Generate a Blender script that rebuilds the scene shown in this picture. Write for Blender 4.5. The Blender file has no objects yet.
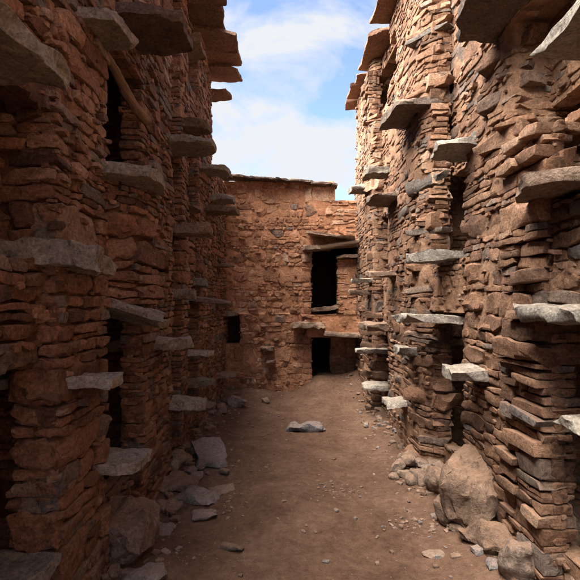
import bpy, math
import numpy as np
from mathutils import Vector
from mathutils.bvhtree import BVHTree

# ------------------------------------------------------------------ camera, sky, sun, exposure
sc = bpy.context.scene
col = sc.collection
F, CX, CY, EYE = 480.0, 287.0, 300.0, 1.6          # focal length and vanishing point in photo pixels, eye height
cam_d = bpy.data.cameras.new("camera")
cam_d.sensor_width = 36.0
cam_d.lens = F / 580.0 * 36.0
cam_d.shift_x = (290 - CX) / 580.0
cam_d.shift_y = (CY - 290) / 580.0
cam_d.clip_start, cam_d.clip_end = 0.05, 3000
cam = bpy.data.objects.new("camera", cam_d)
cam.location = (0, 0, EYE)
cam.rotation_euler = (math.radians(90), 0, 0)
col.objects.link(cam)
sc.camera = cam

SUN_EL, SUN_AZ = math.radians(45), math.radians(-108)   # azimuth clockwise from +Y (the view direction)
world = bpy.data.worlds.new("World")
sc.world = world
world.use_nodes = True
wn, wl = world.node_tree.nodes, world.node_tree.links
wn.clear()
w_out = wn.new("ShaderNodeOutputWorld")
w_bg = wn.new("ShaderNodeBackground")
w_sky = wn.new("ShaderNodeTexSky")
w_sky.sky_type = 'NISHITA'
w_sky.sun_disc = False
w_sky.sun_elevation = SUN_EL
w_sky.sun_rotation = SUN_AZ
w_sky.altitude = 1300
w_sky.air_density, w_sky.dust_density, w_sky.ozone_density = 0.46, 0.22, 1.3
w_tc = wn.new("ShaderNodeTexCoord")
w_map = wn.new("ShaderNodeMapping")
w_map.inputs["Scale"].default_value = (1.0, 1.0, 1.7)
w_map.inputs["Location"].default_value = (0.35, 0.1, 0.22)
w_n = wn.new("ShaderNodeTexNoise")
w_n.inputs["Scale"].default_value = 4.2
w_n.inputs["Detail"].default_value = 7
w_n.inputs["Roughness"].default_value = 0.56
w_n.inputs["Distortion"].default_value = 0.35
w_r = wn.new("ShaderNodeValToRGB")
w_r.color_ramp.elements[0].position = 0.42
w_r.color_ramp.elements[0].color = (0.10, 0.10, 0.10, 1)
w_r.color_ramp.elements[1].position = 0.57
w_r.color_ramp.elements[1].color = (1, 1, 1, 1)
w_mix = wn.new("ShaderNodeMix")
w_mix.data_type = 'RGBA'
w_mix.inputs[7].default_value = (1.24, 1.28, 1.34, 1)
wl.new(w_tc.outputs["Generated"], w_map.inputs["Vector"])
wl.new(w_map.outputs[0], w_n.inputs["Vector"])
wl.new(w_n.outputs["Fac"], w_r.inputs["Fac"])
wl.new(w_r.outputs["Color"], w_mix.inputs[0])
wl.new(w_sky.outputs[0], w_mix.inputs[6])
wl.new(w_mix.outputs[2], w_bg.inputs["Color"])
w_bg.inputs["Strength"].default_value = 0.05
wl.new(w_bg.outputs[0], w_out.inputs["Surface"])

sun_d = bpy.data.lights.new("sun", 'SUN')
sun_d.energy = 3.3                                   # the sun behind thin cloud: broad and soft
sun_d.angle = math.radians(88)
sun_d.color = (1.0, 0.95, 0.88)
sun = bpy.data.objects.new("sun", sun_d)
to_sun = Vector((math.sin(SUN_AZ) * math.cos(SUN_EL), math.cos(SUN_AZ) * math.cos(SUN_EL), math.sin(SUN_EL)))
sun.rotation_euler = to_sun.to_track_quat('Z', 'Y').to_euler()
sun.location = to_sun * 60
col.objects.link(sun)

vs = sc.view_settings
vs.view_transform, vs.look = 'Standard', 'None'
vs.gamma, vs.use_curve_mapping, vs.exposure = 1.0, False, 3.8
sc.render.engine = 'CYCLES'
sc.cycles.max_bounces = 8
sc.cycles.diffuse_bounces = 6
sc.cycles.use_denoising = True

# ------------------------------------------------------------------ numpy noise
def _h(ix, iy, iz, seed):
    n = (ix.astype(np.uint32) * np.uint32(374761393) + iy.astype(np.uint32) * np.uint32(668265263)
         + iz.astype(np.uint32) * np.uint32(2246822519) + np.uint32((seed * 3266489917) & 0xffffffff))
    n = (n ^ (n >> np.uint32(13))) * np.uint32(1274126177)
    n = (n ^ (n >> np.uint32(16))) * np.uint32(2654435761)
    n = n ^ (n >> np.uint32(15))
    return n.astype(np.float64) / 2147483647.5 - 1.0

def vnoise(p, seed=0):
    p = np.asarray(p, float)
    f = np.floor(p)
    t = p - f
    t = t * t * (3 - 2 * t)
    i = f.astype(np.int64)
    ix, iy, iz = i[..., 0], i[..., 1], i[..., 2]
    tx, ty, tz = t[..., 0], t[..., 1], t[..., 2]
    def c(a, b, d): return _h(ix + a, iy + b, iz + d, seed)
    x00 = c(0,0,0) * (1-tx) + c(1,0,0) * tx
    x10 = c(0,1,0) * (1-tx) + c(1,1,0) * tx
    x01 = c(0,0,1) * (1-tx) + c(1,0,1) * tx
    x11 = c(0,1,1) * (1-tx) + c(1,1,1) * tx
    return (x00 * (1-ty) + x10 * ty) * (1-tz) + (x01 * (1-ty) + x11 * ty) * tz

def fbm(p, seed=0, octv=4, gain=0.5):
    p = np.asarray(p, float)
    s, a = 0.0, 1.0
    for o in range(octv):
        s = s + a * vnoise(p * (2.0 ** o) + 17.3 * o, seed + o)
        a *= gain
    return s

rng = np.random.default_rng(11)
U = rng.uniform

# ------------------------------------------------------------------ materials
def new_mat(name):
    m = bpy.data.materials.new(name)
    m.use_nodes = True
    nt = m.node_tree
    nt.nodes.clear()
    out = nt.nodes.new("ShaderNodeOutputMaterial")
    b = nt.nodes.new("ShaderNodeBsdfPrincipled")
    b.inputs["Roughness"].default_value = 0.93
    b.inputs["Specular IOR Level"].default_value = 0.22
    nt.links.new(b.outputs[0], out.inputs[0])
    return m, nt, b

def N(nt, kind, **kw):
    n = nt.nodes.new(kind)
    for k, v in kw.items():
        setattr(n, k, v)
    return n

def noise(nt, vec, scale, detail=5, rough=0.6, dist=0.0):
    n = N(nt, "ShaderNodeTexNoise")
    n.inputs["Scale"].default_value = scale
    n.inputs["Detail"].default_value = detail
    n.inputs["Roughness"].default_value = rough
    n.inputs["Distortion"].default_value = dist
    nt.links.new(vec, n.inputs["Vector"])
    return n.outputs["Fac"]

def scaled(nt, vec, s):
    m = N(nt, "ShaderNodeMapping")
    m.inputs["Scale"].default_value = s
    nt.links.new(vec, m.inputs["Vector"])
    return m.outputs[0]

def ramp(nt, fac, stops):
    r = N(nt, "ShaderNodeValToRGB")
    e = r.color_ramp.elements
    while len(e) < len(stops):
        e.new(0.5)
    for el, (p, c) in zip(e, stops):
        el.position = p
        el.color = (*c, 1) if len(c) == 3 else c
    nt.links.new(fac, r.inputs["Fac"])
    return r.outputs["Color"]

def mix(nt, fac, a, b, mode='MIX'):
    m = N(nt, "ShaderNodeMix", data_type='RGBA', blend_type=mode)
    for sock, v in ((m.inputs[0], fac), (m.inputs[6], a), (m.inputs[7], b)):
        if isinstance(v, (int, float)):
            sock.default_value = v
        elif isinstance(v, tuple):
            sock.default_value = (*v, 1)
        else:
            nt.links.new(v, sock)
    return m.outputs[2]

def math_n(nt, op, a, b=0.0):
    m = N(nt, "ShaderNodeMath", operation=op)
    for sock, v in zip(m.inputs, (a, b)):
        if isinstance(v, (int, float)):
            sock.default_value = v
        else:
            nt.links.new(v, sock)
    return m.outputs[0]

def bump(nt, height, strength, dist, prev=None):
    b = N(nt, "ShaderNodeBump")
    b.inputs["Strength"].default_value = strength
    b.inputs["Distance"].default_value = dist
    nt.links.new(height, b.inputs["Height"])
    if prev is not None:
        nt.links.new(prev, b.inputs["Normal"])
    return b.outputs[0]

DUST = (0.30, 0.165, 0.10)

def stone_mat(name, stops, grey, dust=0.5, strata=1.0):
    """layered rubble stone: hue and value per stone from the 'tone' attribute, grain in world space"""
    m, nt, b = new_mat(name)
    geo = N(nt, "ShaderNodeNewGeometry")
    pos = geo.outputs["Position"]
    at = N(nt, "ShaderNodeAttribute", attribute_name="tone")
    sep = N(nt, "ShaderNodeSeparateColor")
    nt.links.new(at.outputs["Color"], sep.inputs[0])
    n_mid = noise(nt, pos, 7.0, 6, 0.62, 0.4)
    n_fin = noise(nt, pos, 55.0, 6, 0.7)
    lay = noise(nt, scaled(nt, pos, (7, 7, 62)), 1.0, 4, 0.6, 1.2)
    n_big = noise(nt, pos, 2.6, 4, 0.6, 0.2)
    spot = noise(nt, pos, 23.0, 5, 0.75, 0.6)
    hue = math_n(nt, 'ADD', sep.outputs[0], math_n(nt, 'MULTIPLY', math_n(nt, 'SUBTRACT', n_mid, 0.5), 0.55))
    c = ramp(nt, hue, stops)
    c = mix(nt, sep.outputs[2], c, grey)
    val = math_n(nt, 'ADD', math_n(nt, 'MULTIPLY', sep.outputs[1], 0.75), 0.70)
    vv = ramp(nt, val, [(0.0, (0, 0, 0)), (1.0, (1, 1, 1))])
    c = mix(nt, 1.0, c, vv, 'MULTIPLY')
    c = mix(nt, 1.0, c, ramp(nt, n_fin, [(0.30, (0.50, 0.48, 0.46)), (0.68, (1.35, 1.33, 1.3))]), 'MULTIPLY')
    c = mix(nt, 1.0, c, ramp(nt, spot, [(0.30, (0.42, 0.40, 0.39)), (0.46, (0.92, 0.92, 0.92)), (0.60, (1.05, 1.05, 1.05)), (0.74, (1.55, 1.52, 1.48))]), 'MULTIPLY')
    c = mix(nt, 1.0, c, ramp(nt, n_big, [(0.3, (0.78, 0.76, 0.75)), (0.7, (1.2, 1.2, 1.2))]), 'MULTIPLY')
    c = mix(nt, 0.45 * strata, c, ramp(nt, lay, [(0.3, (0.55, 0.52, 0.5)), (0.62, (1.15, 1.15, 1.15))]), 'MULTIPLY')
    sn = N(nt, "ShaderNodeSeparateXYZ")
    nt.links.new(geo.outputs["Normal"], sn.inputs[0])
    up = ramp(nt, math_n(nt, 'ADD', sn.outputs[2], math_n(nt, 'MULTIPLY', math_n(nt, 'SUBTRACT', n_mid, 0.5), 1.1)),
              [(0.25, (0, 0, 0)), (0.95, (dust, dust, dust))])
    c = mix(nt, up, c, DUST)
    nt.links.new(c, b.inputs["Base Color"])
    h1 = bump(nt, lay, 0.55 * strata, 0.012)
    h2 = bump(nt, n_fin, 0.9, 0.012, h1)
    h3 = bump(nt, spot, 0.9, 0.022, h2)
    nt.links.new(h3, b.inputs["Normal"])
    return m

RED = [(0.0, (0.085, 0.045, 0.030)), (0.3, (0.185, 0.090, 0.054)), (0.55, (0.285, 0.140, 0.083)),
       (0.8, (0.35, 0.195, 0.122)), (1.0, (0.42, 0.275, 0.19))]
TAN = [(0.0, (0.10, 0.056, 0.035)), (0.3, (0.21, 0.110, 0.065)), (0.55, (0.295, 0.160, 0.096)),
       (0.8, (0.36, 0.208, 0.130)), (1.0, (0.43, 0.28, 0.19))]
ORG = [(0.0, (0.17, 0.080, 0.045)), (0.3, (0.34, 0.160, 0.085)), (0.55, (0.44, 0.215, 0.118)),
       (0.8, (0.50, 0.275, 0.165)), (1.0, (0.55, 0.37, 0.26))]
MAT = {
    'red': stone_mat("red_rubble_stone", RED, (0.17, 0.155, 0.14)),
    'tan': stone_mat("tan_rubble_stone", TAN, (0.17, 0.155, 0.14)),
    'org': stone_mat("orange_rubble_stone", ORG, (0.24, 0.2, 0.17), 0.4, 0.6),
    'slab': stone_mat("grey_slab_stone", [(0.0, (0.14, 0.114, 0.088)), (0.5, (0.285, 0.245, 0.20)), (1.0, (0.41, 0.365, 0.31))],
                      (0.25, 0.235, 0.21), 0.12, 0.8),
    'bslab': stone_mat("brown_slab_stone", [(0.0, (0.09, 0.06, 0.045)), (0.5, (0.21, 0.14, 0.10)), (1.0, (0.33, 0.23, 0.17))],
                       (0.17, 0.16, 0.15), 0.3, 0.9),
    'eave': stone_mat("rust_eave_stone", [(0.0, (0.10, 0.056, 0.037)), (0.5, (0.205, 0.115, 0.074)), (1.0, (0.30, 0.18, 0.12))],
                      (0.2, 0.17, 0.15), 0.1, 0.5),
    'rock': stone_mat("ground_rock", [(0.0, (0.10, 0.065, 0.047)), (0.5, (0.215, 0.142, 0.10)), (1.0, (0.34, 0.25, 0.19))],
                      (0.27, 0.27, 0.275), 0.4, 0.35),
}

def earth_mat(name, a, b_, c_, pebbles=0.5):
    m, nt, b = new_mat(name)
    geo = N(nt, "ShaderNodeNewGeometry")
    pos = geo.outputs["Position"]
    n1 = noise(nt, pos, 2.3, 6, 0.62, 0.3)
    n2 = noise(nt, pos, 19.0, 6, 0.68)
    n3 = noise(nt, pos, 110.0, 4, 0.7)
    c = ramp(nt, n1, [(0.3, a), (0.52, b_), (0.75, c_)])
    c = mix(nt, 1.0, c, ramp(nt, n2, [(0.28, (0.6, 0.58, 0.56)), (0.7, (1.22, 1.2, 1.18))]), 'MULTIPLY')
    c = mix(nt, 1.0, c, ramp(nt, n3, [(0.3, (0.72, 0.7, 0.69)), (0.7, (1.2, 1.2, 1.2))]), 'MULTIPLY')
    nt.links.new(c, b.inputs["Base Color"])
    h = bump(nt, n2, 0.8, 0.03)
    h = bump(nt, n3, 0.6 * pebbles + 0.2, 0.008, h)
    nt.links.new(h, b.inputs["Normal"])
    b.inputs["Roughness"].default_value = 0.97
    b.inputs["Specular IOR Level"].default_value = 0.12
    return m

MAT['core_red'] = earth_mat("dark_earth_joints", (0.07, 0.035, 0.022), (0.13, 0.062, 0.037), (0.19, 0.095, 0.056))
MAT['core_tan'] = earth_mat("tan_earth_render", (0.18, 0.104, 0.064), (0.255, 0.150, 0.094), (0.32, 0.198, 0.128))
MAT['core_org'] = earth_mat("orange_earth_render", (0.30, 0.145, 0.078), (0.42, 0.205, 0.113), (0.50, 0.265, 0.155))
MAT['ground'] = earth_mat("trodden_earth", (0.105, 0.058, 0.038), (0.148, 0.085, 0.056), (0.195, 0.12, 0.083), 1.0)

def wood_mat():
    m, nt, b = new_mat("weathered_wood")
    tc = N(nt, "ShaderNodeTexCoord")
    g = noise(nt, scaled(nt, tc.outputs["Object"], (3, 30, 30)), 1.5, 5, 0.6, 0.5)
    c = ramp(nt, g, [(0.3, (0.07, 0.042, 0.027)), (0.55, (0.17, 0.105, 0.066)), (0.8, (0.27, 0.18, 0.12))])
    nt.links.new(c, b.inputs["Base Color"])
    nt.links.new(bump(nt, g, 0.8, 0.01), b.inputs["Normal"])
    return m
MAT['wood'] = wood_mat()

# ------------------------------------------------------------------ rock geometry
def cube_grid(nu, nv, nd):
    idx, vs_, fs = {}, [], []
    def v(i, j, k):
        if (i, j, k) not in idx:
            idx[(i, j, k)] = len(vs_)
            vs_.append((i, j, k))
        return idx[(i, j, k)]
    for i in range(nu):
        for j in range(nv):
            fs.append((v(i, j, nd), v(i+1, j, nd), v(i+1, j+1, nd), v(i, j+1, nd)))
            fs.append((v(i, j, 0), v(i, j+1, 0), v(i+1, j+1, 0), v(i+1, j, 0)))
    for i in range(nu):
        for k in range(nd):
            fs.append((v(i, nv, k), v(i, nv, k+1), v(i+1, nv, k+1), v(i+1, nv, k)))
            fs.append((v(i, 0, k), v(i+1, 0, k), v(i+1, 0, k+1), v(i, 0, k+1)))
    for j in range(nv):
        for k in range(nd):
            fs.append((v(nu, j, k), v(nu, j+1, k), v(nu, j+1, k+1), v(nu, j, k+1)))
            fs.append((v(0, j, k), v(0, j, k+1), v(0, j+1, k+1), v(0, j+1, k)))
    return np.array(vs_), np.array(fs), (nu, nv, nd)

T_LOW, T_MID, T_HI = cube_grid(4, 3, 2), cube_grid(7, 5, 2), cube_grid(12, 8, 4)
T_SLAB = cube_grid(22, 5, 16)
T_CHIP = cube_grid(2, 2, 2)
T_ROCK = cube_grid(14, 14, 14)

def rocks(template, cen, ax, size, bevel=0.12, ncut=5, cut=(0.68, 0.96), amp=0.15, freq=13.0, plan_cut=False, sphere=0.0, seed=3, wob=1.0):
    """rows of irregular stones. cen (S,3); ax (S,3,3) rows = unit axes u,v,d; size (S,3). Returns (S,NV,3)."""
    g, fs, n = template
    S = len(cen)
    size = np.asarray(size, float)
    r = np.random.default_rng(seed)
    b = np.minimum(size.min(axis=1) * bevel, 0.05) * r.uniform(0.7, 1.2, S)
    P = np.empty((S, len(g), 3))
    for a in range(3):
        t = np.arange(n[a] + 1, dtype=float)
        lines = np.empty((S, n[a] + 1))
        inner = (t[1:-1] - 1) / max(1, n[a] - 2) if n[a] > 2 else np.array([0.5])
        half = size[:, a] / 2
        lo, hi = -half + b, half - b
        lines[:, 0], lines[:, -1] = -half, half
        lines[:, 1:-1] = lo[:, None] + (hi - lo)[:, None] * inner[None, :]
        P[:, :, a] = lines[:, g[:, a]]
    q = np.clip(P, -(size / 2 - b[:, None])[:, None, :], (size / 2 - b[:, None])[:, None, :])
    dv = P - q
    dl = np.linalg.norm(dv, axis=2, keepdims=True)
    P = np.where(dl > 1e-9, q + dv / np.maximum(dl, 1e-9) * b[:, None, None], P)
    if sphere > 0:
        e = P / (size[:, None, :] / 2)
        ln = np.linalg.norm(e, axis=2, keepdims=True)
        ball = e / np.maximum(ln, 1e-6) * (size[:, None, :] / 2) * 1.08
        P = P * (1 - sphere) + ball * sphere
    # trapezoid and shear
    un, vn = P[:, :, 0] / size[:, None, 0], P[:, :, 1] / size[:, None, 1]
    if not plan_cut:
        P[:, :, 1] *= 1 + un * r.uniform(-0.22, 0.22, (S, 1))
        P[:, :, 0] *= 1 + vn * r.uniform(-0.22, 0.22, (S, 1))
        P[:, :, 0] += vn * r.uniform(-0.5, 0.5, (S, 1)) * np.minimum(size[:, 1], size[:, 0])[:, None] * 0.5
    else:
        h = r.uniform(0, 50)
        a = wob * np.minimum(size[:, 0], size[:, 2])[:, None]
        q1 = np.stack([un * 2.2 + h, P[:, :, 2] / size[:, None, 2] * 1.7 + h, vn * 0.5], axis=-1)
        q2 = np.stack([un * 9 + h, P[:, :, 2] / size[:, None, 2] * 6 + h, vn * 2.2], axis=-1)
        P[:, :, 2] += a * (0.11 * vnoise(q1, 61) + 0.025 * vnoise(q2, 62))
        P[:, :, 0] += a * (0.11 * vnoise(q1 + 9, 63) + 0.03 * vnoise(q2 + 9, 64))
        P[:, :, 1] += size[:, 1:2] * (0.26 * vnoise(q1 + 5, 65) + 0.06 * vnoise(q2 + 5, 66))
    for k in range(ncut):
        sg = np.sign(r.uniform(-1, 1, (S, 3)))
        w = r.uniform(0.25, 1.0, (S, 3))
        if plan_cut:
            sg[:, 0] = np.where(r.random(S) < 0.8, 1, -1)
            w[:, 1] = r.uniform(0, 0.22, S) * np.where(r.random(S) < 0.8, 1, 2.5)
        else:
            sg[:, 2] = np.where(r.random(S) < 0.85, 1, -1)
        nn = sg * w / size
        nn /= np.linalg.norm(nn, axis=1, keepdims=True)
        sup = (np.abs(nn) * size / 2).sum(axis=1)
        off = sup * r.uniform(cut[0], cut[1], S)
        d = np.einsum('sna,sa->sn', P, nn) - off[:, None]
        P -= np.maximum(d, 0)[:, :, None] * nn[:, None, :]
    W = np.einsum('sna,sab->snb', P, ax) + cen[:, None, :]
    m = np.minimum(size.min(axis=1), 0.16)
    A = (amp * m)[:, None]
    for c in range(3):
        W[:, :, c] += A * (vnoise(W * freq + 31 * c, 5 + c) + 0.6 * vnoise(W * freq * 2.7 + 11 * c, 15 + c))
    return W

def tone_attr(me, tones, per):
    """tones (S,3) -> point colour attribute 'tone'"""
    a = me.attributes.new("tone", 'FLOAT_COLOR', 'POINT')
    t = np.concatenate([tones, np.ones((len(tones), 1))], axis=1)
    a.data.foreach_set("color", np.repeat(t, per, axis=0).astype(np.float32).ravel())

def mesh_np(name, V, Fq, mat, smooth=True, sharp=27):
    me = bpy.data.meshes.new(name)
    V = np.asarray(V, np.float32)
    Fq = np.asarray(Fq, np.int32)
    me.vertices.add(len(V))
    me.vertices.foreach_set("co", V.ravel())
    k = Fq.shape[1]
    me.loops.add(Fq.size)
    me.loops.foreach_set("vertex_index", Fq.ravel())
    me.polygons.add(len(Fq))
    me.polygons.foreach_set("loop_start", np.arange(0, Fq.size, k, dtype=np.int32))
    me.polygons.foreach_set("loop_total", np.full(len(Fq), k, np.int32))
    me.update(calc_edges=True)
    me.validate()
    if smooth:
        me.polygons.foreach_set("use_smooth", np.ones(len(Fq), bool))
        if sharp:
            me.set_sharp_from_angle(angle=math.radians(sharp))
    if mat is not None:
        me.materials.append(mat)
    return me

def link(name, me, parent=None, loc=None):
    o = bpy.data.objects.new(name, me)
    col.objects.link(o)
    if loc is not None:
        o.location = loc
    if parent is not None:
        o.parent = parent
    return o

def tag(o, label=None, cat=None, group=None, kind=None):
    for k, v in (("label", label), ("category", cat), ("group", group), ("kind", kind)):
        if v:
            o[k] = v
    return o

def thing(name, label, cat, group=None):
    o = bpy.data.objects.new(name, None)
    o.empty_display_size = 0.3
    col.objects.link(o)
    return tag(o, label, cat, group)

def joined(W, template):
    g, fs, n = template
    S, nv = W.shape[:2]
    Fq = (fs[None] + (np.arange(S) * nv)[:, None, None]).reshape(-1, 4)
    return W.reshape(-1, 3), Fq

def axes_from(u, v=None, roll=0.0):
    """axes rows u,v,d with u along, v up-ish, d = u x v"""
    u = np.array(u, float); u /= np.linalg.norm(u)
    up = np.array((0, 0, 1.0)) if v is None else np.array(v, float)
    d = np.cross(u, up); d /= np.linalg.norm(d)
    v2 = np.cross(d, u)
    c, s = math.cos(roll), math.sin(roll)
    return np.array([c * u + s * v2, -s * u + c * v2, d])

OCC_V, OCC_F = [], []                                # coarse boxes, only used here to see which stones the camera sees
def occluder(cen, ax, size):
    b = len(OCC_V)
    for sx in (-.5, .5):
        for sy in (-.5, .5):
            for sz in (-.5, .5):
                OCC_V.append(tuple(cen + sx * size[0] * ax[0] + sy * size[1] * ax[1] + sz * size[2] * ax[2]))
    for f in ((0,1,3,2), (4,6,7,5), (0,4,5,1), (2,3,7,6), (0,2,6,4), (1,5,7,3)):
        OCC_F.append(tuple(b + i for i in f))

# ------------------------------------------------------------------ masonry
def arc_path(pts, radii):
    """polyline in plan; corner i is rounded with radii[i] (0 = sharp)"""
    out = []
    for i, p in enumerate(pts):
        r = radii[i] if i < len(radii) else 0
        r = 0 if r < 0.07 else r
        if r <= 0 or i in (0, len(pts) - 1):
            out.append(p); continue
        a, b, c = (np.array(q, float) for q in (pts[i-1], p, pts[i+1]))
        d1 = (a - b) / np.linalg.norm(a - b); d2 = (c - b) / np.linalg.norm(c - b)
        for t in np.linspace(0, 1, 7):
            out.append(tuple(b + d1 * r * (1-t)**2 + d2 * r * t**2))
    return out

class Wall:
    def __init__(self, name, label, cat, style, core_mat):
        self.root = thing(name, label, cat)
        self.style, self.core_mat = style, core_mat
        self.cen, self.ax, self.size, self.tone = [], [], [], []
        self.cores = []
        self.cchip = []

    def block(self, path, z0, z1, hmean=0.085, recess=0.035, amp=0.02, bulge=0.03, stones=True, prot=(-0.010, 0.016),
              keep=lambda x, y: True, grey=0.17, batter=0.0, tone=(0.0, 0.0), coarse=False, wmul=1.0, split=0.45, nchip=130):
        P = np.array(path, float)
        seg = np.diff(P, axis=0)
        L = np.linalg.norm(seg, axis=1)
        cum = np.concatenate([[0], np.cumsum(L)])
        tot = cum[-1]
        tdir = seg / L[:, None]
        corners = [cum[i] for i in range(1, len(P) - 1) if np.dot(tdir[i-1], tdir[i]) < 0.8]
        def at(s):
            i = int(np.clip(np.searchsorted(cum, s, side='right') - 1, 0, len(seg) - 1))
            p = P[i] + tdir[i] * (s - cum[i])
            return p, tdir[i], i
        # --- rough core surface following the path
        step = 0.12 if coarse else 0.045
        ss = [0.0]
        for i in range(len(seg)):
            n = max(1, int(round(L[i] / step)))
            ss += list(cum[i] + L[i] * np.arange(1, n + 1) / n)
        ss = np.array(ss)
        ii = np.clip(np.searchsorted(cum, ss, side='right') - 1, 0, len(seg) - 1)
        base = P[ii] + tdir[ii] * (ss - cum[ii])[:, None]
        nrm = np.stack([tdir[:, 1], -tdir[:, 0]], axis=1)
        nv = nrm[ii].copy()
        for j in range(len(ss)):                     # mitre normals at the path's vertices
            k = np.where(np.abs(cum[1:-1] - ss[j]) < 1e-6)[0]
            if len(k):
                m = nrm[k[0]] + nrm[k[0] + 1]
                q = np.dot(m, m) / 2
                nv[j] = m / max(q, 0.5)
        nz = max(2, int(round((z1 - z0) / step)) + 1)
        zz = np.linspace(z0, z1, nz)
        B = np.zeros((nz, len(ss), 3))
        B[:, :, 0] = base[None, :, 0]; B[:, :, 1] = base[None, :, 1]; B[:, :, 2] = zz[:, None]
        disp = -recess + amp * fbm(B * np.array([4.0, 4.0, 6.0]), 41, 4) + bulge * vnoise(B * 1.3, 77)
        disp -= batter * (zz[:, None] - z0)
        B[:, :, 0] += disp * nv[None, :, 0]; B[:, :, 1] += disp * nv[None, :, 1]
        n_s = len(ss)
        V = B.reshape(-1, 3)
        Q = []
        for a in range(nz - 1):
            r0 = a * n_s
            for j in range(n_s - 1):
                Q.append((r0 + j, r0 + j + 1, r0 + n_s + j + 1, r0 + n_s + j))
        self.cores.append((V, Q, list(range(n_s)), list(range((nz-1) * n_s, nz * n_s))))
        if not stones:
            return
        if not coarse:
            self.chips(path, z0, z1, nchip, keep)
        # --- stones course by course
        z = z0
        while z < z1 - 0.015:
            big = rng.random()
            h = hmean * (U(0.38, 0.75) if big < 0.42 else U(0.75, 1.25) if big < 0.78 else U(1.25, 2.3))
            if z + h > z1 - 0.03:
                h = z1 - z
            s = -U(0, 0.12)
            while s < tot - 0.03:
                w = min(max(h * U(1.1, 4.2) * wmul, 0.06), 0.5)
                e = min(s + w, tot)
                for c in corners:
                    if s + 0.045 < c < e:
                        e = c
                    elif s < c <= s + 0.045:
                        s = c
                if e - s < 0.035:
                    s = e + 0.01
                    continue
                # split tall pieces into thinner ones
                parts = [(s, e, z, z + h)]
                if h > 0.075 and rng.random() < split:
                    n = 2 if h < 0.12 else int(rng.integers(2, 4))
                    cuts = np.sort(np.concatenate([[0, 1], (np.arange(1, n) + U(-0.28, 0.28, n - 1)) / n]))
                    parts = [(s, e, z + h * cuts[i], z + h * cuts[i+1]) for i in range(n)]
                    parts2 = []
                    for (a, b_, c0, c1) in parts:
                        if (b_ - a) > 0.2 and rng.random() < 0.5:
                            mid = a + (b_ - a) * U(0.35, 0.65)
                            parts2 += [(a, mid, c0, c1), (mid, b_, c0, c1)]
                        else:
                            parts2.append((a, b_, c0, c1))
                    parts = parts2
                for (a, b_, c0, c1) in parts:
                    mid = (a + b_) / 2
                    if mid < 0 or mid > tot:
                        continue
                    p, t, _ = at(mid)
                    pa, _, _ = at(max(0, a)); pb, _, _ = at(min(tot, b_))
                    t2 = pb - pa
                    if np.linalg.norm(t2) < 0.02:
                        continue
                    t2 = t2 / np.linalg.norm(t2)
                    if p[1] < 0.5 or not keep(*p):
                        continue
                    n = np.array([t2[1], -t2[0]])
                    if n[1] > 0.6:
                        continue
                    gap = U(0.003, 0.011)
                    sw, sh = (b_ - a) - gap, (c1 - c0) - gap * 0.8
                    if sw < 0.03 or sh < 0.012:
                        continue
                    d = min(U(0.11, 0.2), 0.35 * sw + 0.09)
                    wp = np.array([p[0], p[1], (c0 + c1) / 2])
                    off = U(*prot) + bulge * float(vnoise(wp * 1.3, 77)) - batter * (wp[2] - z0)
                    wp[2] += 0.035 * float(vnoise(wp * np.array([1.1, 1.1, 0.9]), 91)) * min(1.0, (z1 - wp[2]) / 0.2, (wp[2] - z0) / 0.2)
                    cpos = wp + np.array([n[0], n[1], 0]) * (off - d / 2)
                    yaw = U(-0.045, 0.045)
                    u = np.array([t2[0] * math.cos(yaw) - t2[1] * math.sin(yaw), t2[0] * math.sin(yaw) + t2[1] * math.cos(yaw), 0])
                    ax = axes_from(u, roll=rng.normal(0, 0.035 + 0.05 * (sw < 0.12)))
                    ax[2] = np.cross(ax[0], ax[1])
                    self.cen.append(cpos); self.ax.append(ax); self.size.append((sw, sh, d))
                    zone = float(fbm(wp * 1.1, 55, 2)) * 0.22
                    self.tone.append((np.clip(rng.normal(0.5 + tone[0], 0.2) + zone, 0, 1),
                                      np.clip(rng.normal(0.5 + tone[1], 0.22), 0, 1),
                                      U(0.4, 0.95) if rng.random() < grey else U(0, 0.12)))
                s = e
            z += h

    def chips(self, path, z0, z1, per_m2, keep):
        P = np.array(path, float)
        for i in range(len(P) - 1):
            d = P[i+1] - P[i]; L = np.linalg.norm(d)
            t = d / L; n = np.array([t[1], -t[0]])
            if n[1] > 0.6:
                continue
            for _ in range(int(L * (z1 - z0) * per_m2)):
                p = P[i] + d * U(0, 1)
                if p[1] < 0.6 or not keep(*p):
                    continue
                sz = 0.016 + 0.03 * U(0, 1) ** 2
                wp = np.array([p[0], p[1], U(z0 + 0.03, z1 - 0.03)])
                off = U(-0.045, 0.008)
                self.cchip.append((wp + np.array([n[0], n[1], 0]) * off, axes_from((t[0], t[1], U(-.3, .3))), (sz * U(1, 2.4), sz * U(.5, 1), sz * 1.3)))

    def finish_core(self, extra=()):
        Vs, fs, off = [], [], 0
        for V, Q, bot, top in self.cores:
            Vs.append(V)
            fs += [tuple(i + off for i in q) for q in Q]
            fs.append(tuple(i + off for i in bot)); fs.append(tuple(i + off for i in reversed(top)))
            off += len(V)
        me = bpy.data.meshes.new("wall_core")
        me.from_pydata(np.concatenate(Vs).tolist(), [], fs)
        me.polygons.foreach_set("use_smooth", np.array([len(p.vertices) == 4 for p in me.polygons]))
        me.materials.append(MAT[self.core_mat])
        return link("wall_core", me, self.root)

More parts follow.
